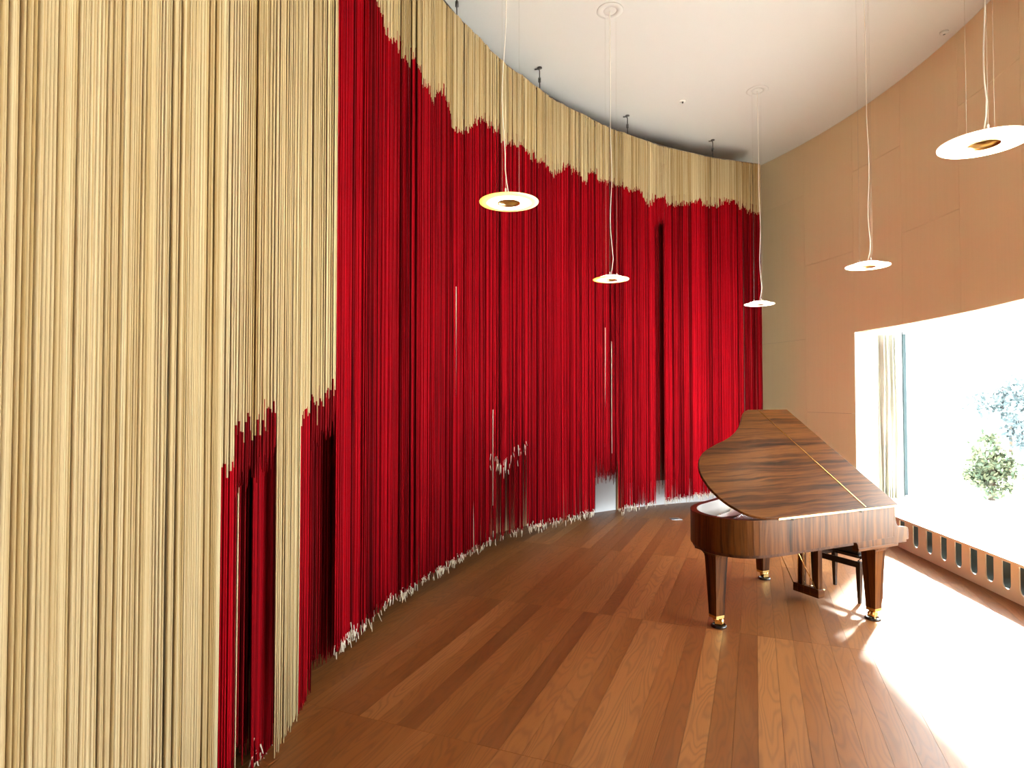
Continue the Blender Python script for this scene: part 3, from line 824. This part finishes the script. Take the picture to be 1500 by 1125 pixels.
# plate holes read as dark bays: raised struts
m_ = MB()
for w0, w1 in ((0.25, 0.20), (0.5, 0.42), (0.75, 0.62)):
    a_, b_ = PW_(-0.15, w0, 0.915), PW_(-1.5, w1, 0.915); d_ = (b_ - a_); sd_ = Vector((-d_.y, d_.x, 0)).normalized() * 0.03
    m_.obox(a_, d_, sd_, (0, 0, 0.022))
m_.build('plate_strut', 'plate', piano, bevel=0.004)
m_ = MB()
for i in range(70):
    w0 = 0.10 + 0.012 * i; u1 = -1.52 + 0.004 * i + max(0, i - 40) * 0.012
    m_.tube([PW_(-0.12, w0 + .1, 0.945), PW_(u1, 0.14 + 0.0085 * i, 0.938)], 0.0011, 3, cap=False)
m_.build('strings', 'steel', piano, kind='stuff')
m_ = MB()
for i in range(34):
    p = PW_(-1.54 + 0.003 * i, 0.16 + 0.0165 * i, 0.915); m_.tube([p, p + Vector((0, 0, 0.03))], 0.005, 6)
m_.build('hitch_pins', 'brass', piano, kind='stuff')
m_ = MB()
for i in range(7):
    u, w_ = inset(path, 0.10 * sgn)[18 + i * 2]; m_.lathe(PW_(u, w_, 0.86), [(0.02, 0), (0.02, 0.03), (0.01, 0.045), (0.0, 0.05)], 10)
m_.build('plate_bolts', 'brass', piano, kind='stuff')
m_ = MB(); m_.obox(PW_(-1.60, 0.28, 0.915), PW_(-1.42, 0.66, 0) - PW_(-1.60, 0.28, 0), PW_(-1.545, 0.26, 0) - PW_(-1.60, 0.28, 0), (0, 0, 0.02)); m_.build('string_felt', 'felt', piano)

# cheeks with the arm curve (both sides), keybed, key slip, fallboard, keys
def cheek_profile():
    pts = [(-0.395, H0 - 0.0), (-0.38, H0 - 0.012), (-0.37, H0 - 0.035), (-0.368, 0.668), (UE + 0.03, 0.668), (UE + 0.03, 0.692), (UE + 0.155, 0.692), (UE + 0.155, 0.714), (UE + 0.185, 0.714),
           (UE + 0.187, 0.79), (UE + 0.178, 0.818), (UE + 0.155, 0.828), (UE + 0.055, 0.834), (UE + 0.035, 0.845), (UE + 0.018, 0.868), (UE + 0.006, 0.905), (UE, 0.945), (UE, H1), (UE - 0.02, H1), (UE - 0.02, H0)]
    return pts
for w0, w1 in ((0.0, 0.055), (WID - 0.055, WID)):
    m_ = MB(); m_.g = lambda p: (p.z, (Vector((p.x, p.y)) - B0).dot(S), 0)
    pf = cheek_profile(); m_.xprism([PW_(u, w0 - 0.001, z) for u, z in pf], K.to_3d() * (w1 - w0)); m_.build('arm', 'rosewood', piano)
    m_ = MB(); m_.g = lambda p: ((Vector((p.x, p.y)) - B0).dot(S), p.z, 0)
    side = -0.008 if w0 == 0 else 0.0
    m_.obox(PW_(-0.37, w0 + side, 0.672), S.to_3d() * (UE + 0.40), K.to_3d() * 0.063, (0, 0, 0.024)); m_.build('cheek_moulding', 'rosewood', piano, bevel=0.003)
m_ = MB(); m_.g = lambda p: ((Vector((p.x, p.y)) - B0).dot(K), (Vector((p.x, p.y)) - B0).dot(S), 0)
m_.obox(PW_(-0.33, 0.056, 0.69), S.to_3d() * (UE + 0.48), K.to_3d() * (WID - 0.112), (0, 0, 0.05)); m_.build('keybed', 'rosewood_dark', piano)
m_ = MB(); m_.obox(PW_(UE + 0.14, 0.06, 0.741), S.to_3d() * 0.025, K.to_3d() * (WID - 0.12), (0, 0, 0.035)); m_.build('keyslip', 'rosewood', piano)
m_ = MB(); m_.xprism([PW_(UE - 0.02, 0.06, 0.775), PW_(UE - 0.02, 0.06, 0.80), PW_(UE - 0.06, 0.06, 0.95), PW_(UE - 0.09, 0.06, 0.95), PW_(UE - 0.05, 0.06, 0.775)], K.to_3d() * (WID - 0.12)); m_.build('fallboard', 'rosewood', piano)
m_ = MB()
for i in range(52): m_.obox(PW_(UE - 0.012, 0.105 + i * 0.0235, 0.758), S.to_3d() * 0.148, K.to_3d() * 0.0222, (0, 0, 0.024))
m_.build('white_keys', 'ivory', piano, kind='stuff')
m_ = MB()
for i in range(51):
    if i % 7 in (0, 2, 3, 5, 6): m_.obox(PW_(UE - 0.012, 0.105 + (i + 1) * 0.0235 - 0.006, 0.783), S.to_3d() * 0.095, K.to_3d() * 0.012, (0, 0, 0.011))
m_.build('black_keys', 'black', piano, kind='stuff')
# beams of the underside
m_ = MB()
for a_, b_ in (((-0.4, 0.3), (-1.55, 0.42)), ((-0.4, 0.75), (-1.45, 0.55)), ((-0.4, 1.1), (-1.0, 0.75))):
    p, q = PW_(*a_, 0.70), PW_(*b_, 0.70); d_ = q - p; sd_ = Vector((-d_.y, d_.x, 0)).normalized() * 0.07
    m_.obox(p, d_, sd_, (0, 0, 0.10))
m_.build('back_post', 'rosewood_dark', piano)

# lid: raised on its spine hinge
AL = math.radians(35)
def LP(u, w_, t=0.0):
    n = Vector((-math.sin(AL) * K.x, -math.sin(AL) * K.y, math.cos(AL)))
    return PW_(u, 0, H1 + 0.006) + (K.to_3d() * math.cos(AL) + Vector((0, 0, math.sin(AL)))) * w_ + n * t
FOLD = -0.285
def lid_piece(name, pts):
    m_ = MB(); m_.g = None
    n = len(pts); ar = sum(pts[i][0] * pts[(i + 1) % n][1] - pts[(i + 1) % n][0] * pts[i][1] for i in range(n))
    if ar < 0: pts = pts[::-1]
    TK = 0.022
    m_.v = [LP(u, w_, 0) for u, w_ in pts] + [LP(u, w_, TK) for u, w_ in pts]
    m_.gc = [Vector((u, w_, 0)) for u, w_ in pts] * 2; m_.tone = [.5] * (2 * n)
    m_.f = [tuple(range(n - 1, -1, -1)), tuple(range(n, 2 * n))] + [(i, (i + 1) % n, n + (i + 1) % n, n + i) for i in range(n)]
    m_.mi = [0] * len(m_.f); m_.smooth = [False] * len(m_.f)
    return m_.build(name, 'rosewood', piano, bevel=0.004)
OH = 0.012
lid_tail = [(u - (OH if u < -1.2 else 0), w_ + (OH if w_ > 0.5 else (-OH if w_ < 0.1 else 0))) for u, w_ in tail_s]
lid_piece('lid', [(FOLD, -OH), (-0.9, -OH)] + lid_tail + [(FOLD, WID + OH)])
lid_piece('lid_flap', [(UE + 0.01, -OH), (FOLD + 0.004, -OH), (FOLD + 0.004, WID + OH), (UE + 0.01, WID + OH)])
m_ = MB(); m_.tube([LP(FOLD + 0.002, -0.005, 0.0225), LP(FOLD + 0.002, WID, 0.0225)], 0.0042, 8); m_.build('fold_hinge', 'brass', piano, label='long brass hinge across the lid')
m_ = MB(); m_.obox(PW_(-1.33, -0.0185, H1 - 0.004), S.to_3d() * (UE + 1.33), K.to_3d() * 0.005, (0, 0, 0.014)); m_.build('spine_hinge', 'brass_brushed', piano, label='bright brass hinge along the straight side')
for u in (-0.30 - 0.03, -1.16):
    m_ = MB(); m_.tube([PW_(u - 0.02, -0.006, H1 - 0.006), PW_(u + 0.02, -0.006, H1 - 0.006)], 0.008, 8)
    m_.tube([PW_(u, -0.008, H1 - 0.022), PW_(u, -0.008, H1 - 0.004)], 0.006, 8); m_.build('lid_hinge', 'dark_metal', piano)
m_ = MB(); m_.tube([PW_(-0.33, WID - 0.04, 1.02), LP(-0.50, 1.18, -0.004)], 0.011, 8); m_.build('lid_prop', 'rosewood_dark', piano)

# legs
def leg(uv, rot_s, name='leg'):
    p = B0 + S * uv[0] + K * uv[1]; X1 = S.to_3d(); Y1 = K.to_3d()
    lg = MB(); lg.g = lambda q: (q.z, (Vector((q.x, q.y)) - p).dot(S) + (Vector((q.x, q.y)) - p).dot(K) * 1.3 + uv[0], 0)
    secs = [(0.102, 0.044), (0.104, 0.046), (0.56, 0.066), (0.60, 0.068), (0.625, 0.072), (0.645, 0.084), (0.660, 0.105), (0.669, 0.135)]
    v = []
    for z, h in secs:
        for sx, sy in ((-1, -1), (1, -1), (1, 1), (-1, 1)):
            hx = h; hy = min(h, 0.085)
            v.append(p.to_3d() + X1 * sx * hx + Y1 * sy * hy + Vector((0, 0, z)))
    f = [(3, 2, 1, 0)]; n = len(secs)
    for i in range(n - 1):
        for j in range(4): f.append((i * 4 + j, i * 4 + (j + 1) % 4, (i + 1) * 4 + (j + 1) % 4, (i + 1) * 4 + j))
    f.append(tuple(range((n - 1) * 4, n * 4)))
    lg.add(v, f)
    o = lg.build(name, 'rosewood', piano, bevel=0.003)
    b = MB()
    b.obox(p.to_3d() - X1 * 0.045 - Y1 * 0.045 + Vector((0, 0, 0.078)), X1 * 0.09, Y1 * 0.09, (0, 0, 0.026))
    b.lathe((p.x, p.y, 0.05), [(0.03, 0), (0.034, 0.012), (0.026, 0.03)], 16)
    d = Vector((rot_s[0], rot_s[1], 0)).normalized(); e = Vector((-d.y, d.x, 0)); c = p.to_3d() + d * 0.028
    for sd_ in (-1, 1):
        b.obox(c + e * (0.026 * sd_ - 0.005) - d * 0.04 + Vector((0, 0, 0.02)), d * 0.06, e * 0.01, (0, 0, 0.045))
    b.build('ferrule', 'brass', o, label='polished brass ferrule and fork')
    wv = MB()
    for sd_ in (-1, 1):
        cc = c + e * 0.014 * sd_ + Vector((0, 0, 0.032))
        wv.tube([cc - e * 0.011, cc + e * 0.011], 0.032, 20)
    wv.build('caster', 'brass', o)
    cup = MB(); cup.lathe((c.x - d.x * 0.01, c.y - d.y * 0.01, 0.0), [(0.0, 0.0), (0.066, 0.0), (0.068, 0.008), (0.060, 0.02), (0.05, 0.022), (0.046, 0.012), (0.0, 0.010)], 28)
    return o, (c, d, cup)
cups = []
for uv_, r_, lab in (((-1.43, 0.455), (0.9, -0.4), 'under the tail of the piano'), ((0.0, 0.0), (-0.5, -0.3), 'under the front leg nearest the window'), ((0.03, 1.293), (1, 0.3), 'under the farthest leg of the piano')):
    o, (c, d, cup) = leg(uv_, r_)
    cups.append((cup, lab))
# plates joining legs to case
m_ = MB(); m_.obox(PW_(-1.57, 0.575 - 0.12, 0.668), S.to_3d() * 0.36, K.to_3d() * 0.24, (0, 0, 0.085)); m_.build('leg_plate', 'rosewood_dark', piano, bevel=0.01)
m_ = MB(); m_.obox(PW_(-0.12, 1.413 - 0.1, 0.668), S.to_3d() * 0.30, K.to_3d() * 0.11, (0, 0, 0.022)); m_.build('leg_plate', 'rosewood', piano, bevel=0.004)
m_ = MB(); m_.obox(PW_(-0.14, 0.02, 0.662), S.to_3d() * 0.30, K.to_3d() * 0.18, (0, 0, 0.03)); m_.build('leg_plate', 'rosewood', piano, bevel=0.004)

# lyre with pedals
ly = []
def KU(u, v, z): p = B0 + S * u + K * v; return Vector((p.x, p.y, z))
LU = -0.12
m_ = MB(); m_.g = lambda q: ((Vector((q.x, q.y)) - B0).dot(K), q.z, 0)
prof = [(LU, 0.05), (LU + 0.07, 0.05), (LU + 0.088, 0.062), (LU + 0.092, 0.10), (LU + 0.08, 0.128), (LU, 0.135)]
m_.xprism([KU(u, 0.475, z) for u, z in prof], K.to_3d() * 0.295)
lyre = m_.build('pedal_box', 'rosewood', piano, bevel=0.004)
for v in (0.485, 0.665):
    m_ = MB(); m_.g = lambda q: (q.z, (Vector((q.x, q.y)) - B0).dot(K) + (Vector((q.x, q.y)) - B0).dot(S), 0)
    m_.obox(KU(LU + 0.012, v, 0.13), S.to_3d() * 0.06, K.to_3d() * 0.055, (0, 0, 0.58)); m_.build('lyre_post', 'rosewood', piano, bevel=0.003)
m_ = MB(); m_.obox(KU(LU - 0.02, 0.42, 0.69), S.to_3d() * 0.16, K.to_3d() * 0.44, (0, 0, 0.02)); m_.build('lyre_block', 'rosewood_dark', piano)
for v0, v1 in ((0.49, 0.60), (0.755, 0.83)):
    m_ = MB(); m_.tube([KU(LU - 0.002, v0, 0.115), KU(LU - 0.30, v1 - 0.03, 0.72)], 0.005, 8); m_.build('lyre_brace', 'brass', piano)
for v in (0.565, 0.635, 0.705):
    m_ = MB(); m_.tube([KU(LU - 0.004, v, 0.06), KU(LU + 0.0, v, 0.72)], 0.0038, 8); m_.build('pedal_rod', 'brass', piano)
    m_ = MB(); m_.tube([KU(LU + 0.07, v, 0.095), KU(LU + 0.12, v, 0.085), KU(LU + 0.17, v, 0.08), KU(LU + 0.20, v, 0.083)], [0.008, 0.009, 0.016, 0.012], 10); m_.build('pedal', 'brass', piano)

# caster cups are loose dishes the casters stand in
for cup, lab in cups:
    o = cup.build('caster_cup', 'black'); o['label'] = 'round dark caster cup ' + lab; o['category'] = 'caster cup'; o['group'] = 'caster cups under the piano legs'
# lift the casters clear of the cup floor
for o in list(piano.children):
    if o.name.startswith('leg') and not o.name.startswith('leg_plate'):
        for c in o.children:
            if c.name.startswith('caster'): c.location.z += 0.012

# ================================================================== PIANO BENCH
Q0 = B0 + S * 0.235 + K * 0.295; BL, BW = 0.55, 0.36
bench = thing('piano_bench', 'black adjustable piano bench tucked under the keyboard', 'bench', (Q0.x + 0.1, Q0.y + 0.3, 0))
def QP(a_, b_, z): p = Q0 + S * a_ + K * b_; return Vector((p.x, p.y, z))
for a_, b_ in ((0, 0), (BW, 0), (0, BL), (BW, BL)):
    m_ = MB(); h0, h1 = 0.014, 0.023; v = []
    for z, h in ((0.0, h0), (0.335, h1), (0.405, h1)):
        for sx, sy in ((-1, -1), (1, -1), (1, 1), (-1, 1)):
            v.append(QP(a_ + (h1 if a_ == 0 else -h1) + sx * h, b_ + (h1 if b_ == 0 else -h1) + sy * h, z))
    f = [(3, 2, 1, 0), (8, 9, 10, 11)]
    for i in range(2):
        for j in range(4): f.append((i * 4 + j, i * 4 + (j + 1) % 4, (i + 1) * 4 + (j + 1) % 4, (i + 1) * 4 + j))
    m_.add(v, f); m_.build('leg', 'black', bench, bevel=0.002)
for o_, d1_, d2_ in (((0.004, 0.046), S * 0.022, K * (BL - 0.092)), ((BW - 0.026, 0.046), S * 0.022, K * (BL - 0.092)), ((0.046, 0.004), S * (BW - 0.092), K * 0.022), ((0.046, BL - 0.026), S * (BW - 0.092), K * 0.022)):
    m_ = MB(); m_.obox(QP(*o_, 0.345), d1_.to_3d(), d2_.to_3d(), (0, 0, 0.058)); m_.build('apron', 'black', bench, bevel=0.002)
m_ = MB(); m_.obox(QP(0.015, 0.02, 0.470), S.to_3d() * (BW - 0.03), K.to_3d() * (BL - 0.04), (0, 0, 0.085)); o = m_.build('cushion', 'leather', bench, bevel=0.022)
o.modifiers['bevel'].segments = 4
m_ = MB(); m_.obox(QP(0.01, 0.015, 0.455), S.to_3d() * (BW - 0.02), K.to_3d() * (BL - 0.03), (0, 0, 0.016)); m_.build('seat_board', 'black', bench, bevel=0.002)
for b_ in (0.06, BL - 0.06):
    for a0_, a1_ in ((0.06, BW - 0.06), (BW - 0.06, 0.06)):
        m_ = MB(); m_.tube([QP(a0_, b_, 0.40), QP(a1_, b_ + .01, 0.455)], 0.007, 8); m_.build('scissor_arm', 'steel', bench)
for b_ in (-0.012, BL + 0.012):
    m_ = MB(); m_.tube([QP(BW / 2, b_ - .02, 0.375), QP(BW / 2, b_ + .02, 0.375)], 0.02, 14); m_.build('height_knob', 'black', bench)

# ================================================================== OUTSIDE
m_ = MB(); m_.box(6.9, 90, -40, 120, -0.85, -0.75)
struct('trim_2', m_, 'render_white', 'pale sunlit ground outside the window')
def tree(name, label, x, y, z0, hgt, rad, crown_lo, n, size, lm, seed, sq=1.0):
    r = np.random.default_rng(seed)
    t = thing(name, label, 'tree', (x, y, z0))
    m_ = MB(); m_.tube([(x, y, z0), (x + 0.05, y, z0 + hgt * 0.4), (x, y + 0.05, z0 + hgt * 0.75)], [0.09, 0.07, 0.03], 8); m_.build('trunk', 'bark', t)
    m_ = MB(); ncl = 26
    cl = []
    for i in range(ncl):
        d = r.normal(size=3); d /= np.linalg.norm(d); rr = r.random() ** 0.5
        cl.append((x + d[0] * rad * rr, y + d[1] * rad * rr * sq, z0 + crown_lo + (hgt - crown_lo) * (0.5 + 0.5 * d[2] * rr)))
    for i in range(n):
        cx_, cy_, cz_ = cl[r.integers(ncl)]; q = r.normal(size=3) * rad * 0.2
        p = Vector((cx_ + q[0], cy_ + q[1], max(z0 + 0.05, cz_ + q[2] * 0.8)))
        a_ = Vector(r.normal(size=3)).normalized(); b_ = a_.cross(Vector(r.normal(size=3))).normalized(); s_ = size * (0.6 + 0.8 * r.random())
        m_.t = float(r.random())
        m_.add([p - a_ * s_, p + b_ * s_ * 0.5, p + a_ * s_, p - b_ * s_ * 0.5], [(0, 1, 2, 3)])
    m_.build('foliage', lm, t, kind='stuff')
tree('garden_shrub', 'yellow green leafy shrub just outside the window, low at the right', 12.95, 16.2, -0.75, 1.75, 0.55, 0.1, 2600, 0.07, 'leaf_near', 3)
tree('garden_tree', 'pale hazy blue green tree beyond the shrub outside the window', 25.4, 30.5, -0.75, 3.6, 1.7, 1.6, 1500, 0.15, 'leaf_far', 5)
tree('garden_tree', 'faint green tree at the right edge of the view outside the window', 22.9, 26.5, -0.75, 2.4, 1.0, 0.5, 900, 0.13, 'leaf_far', 9)
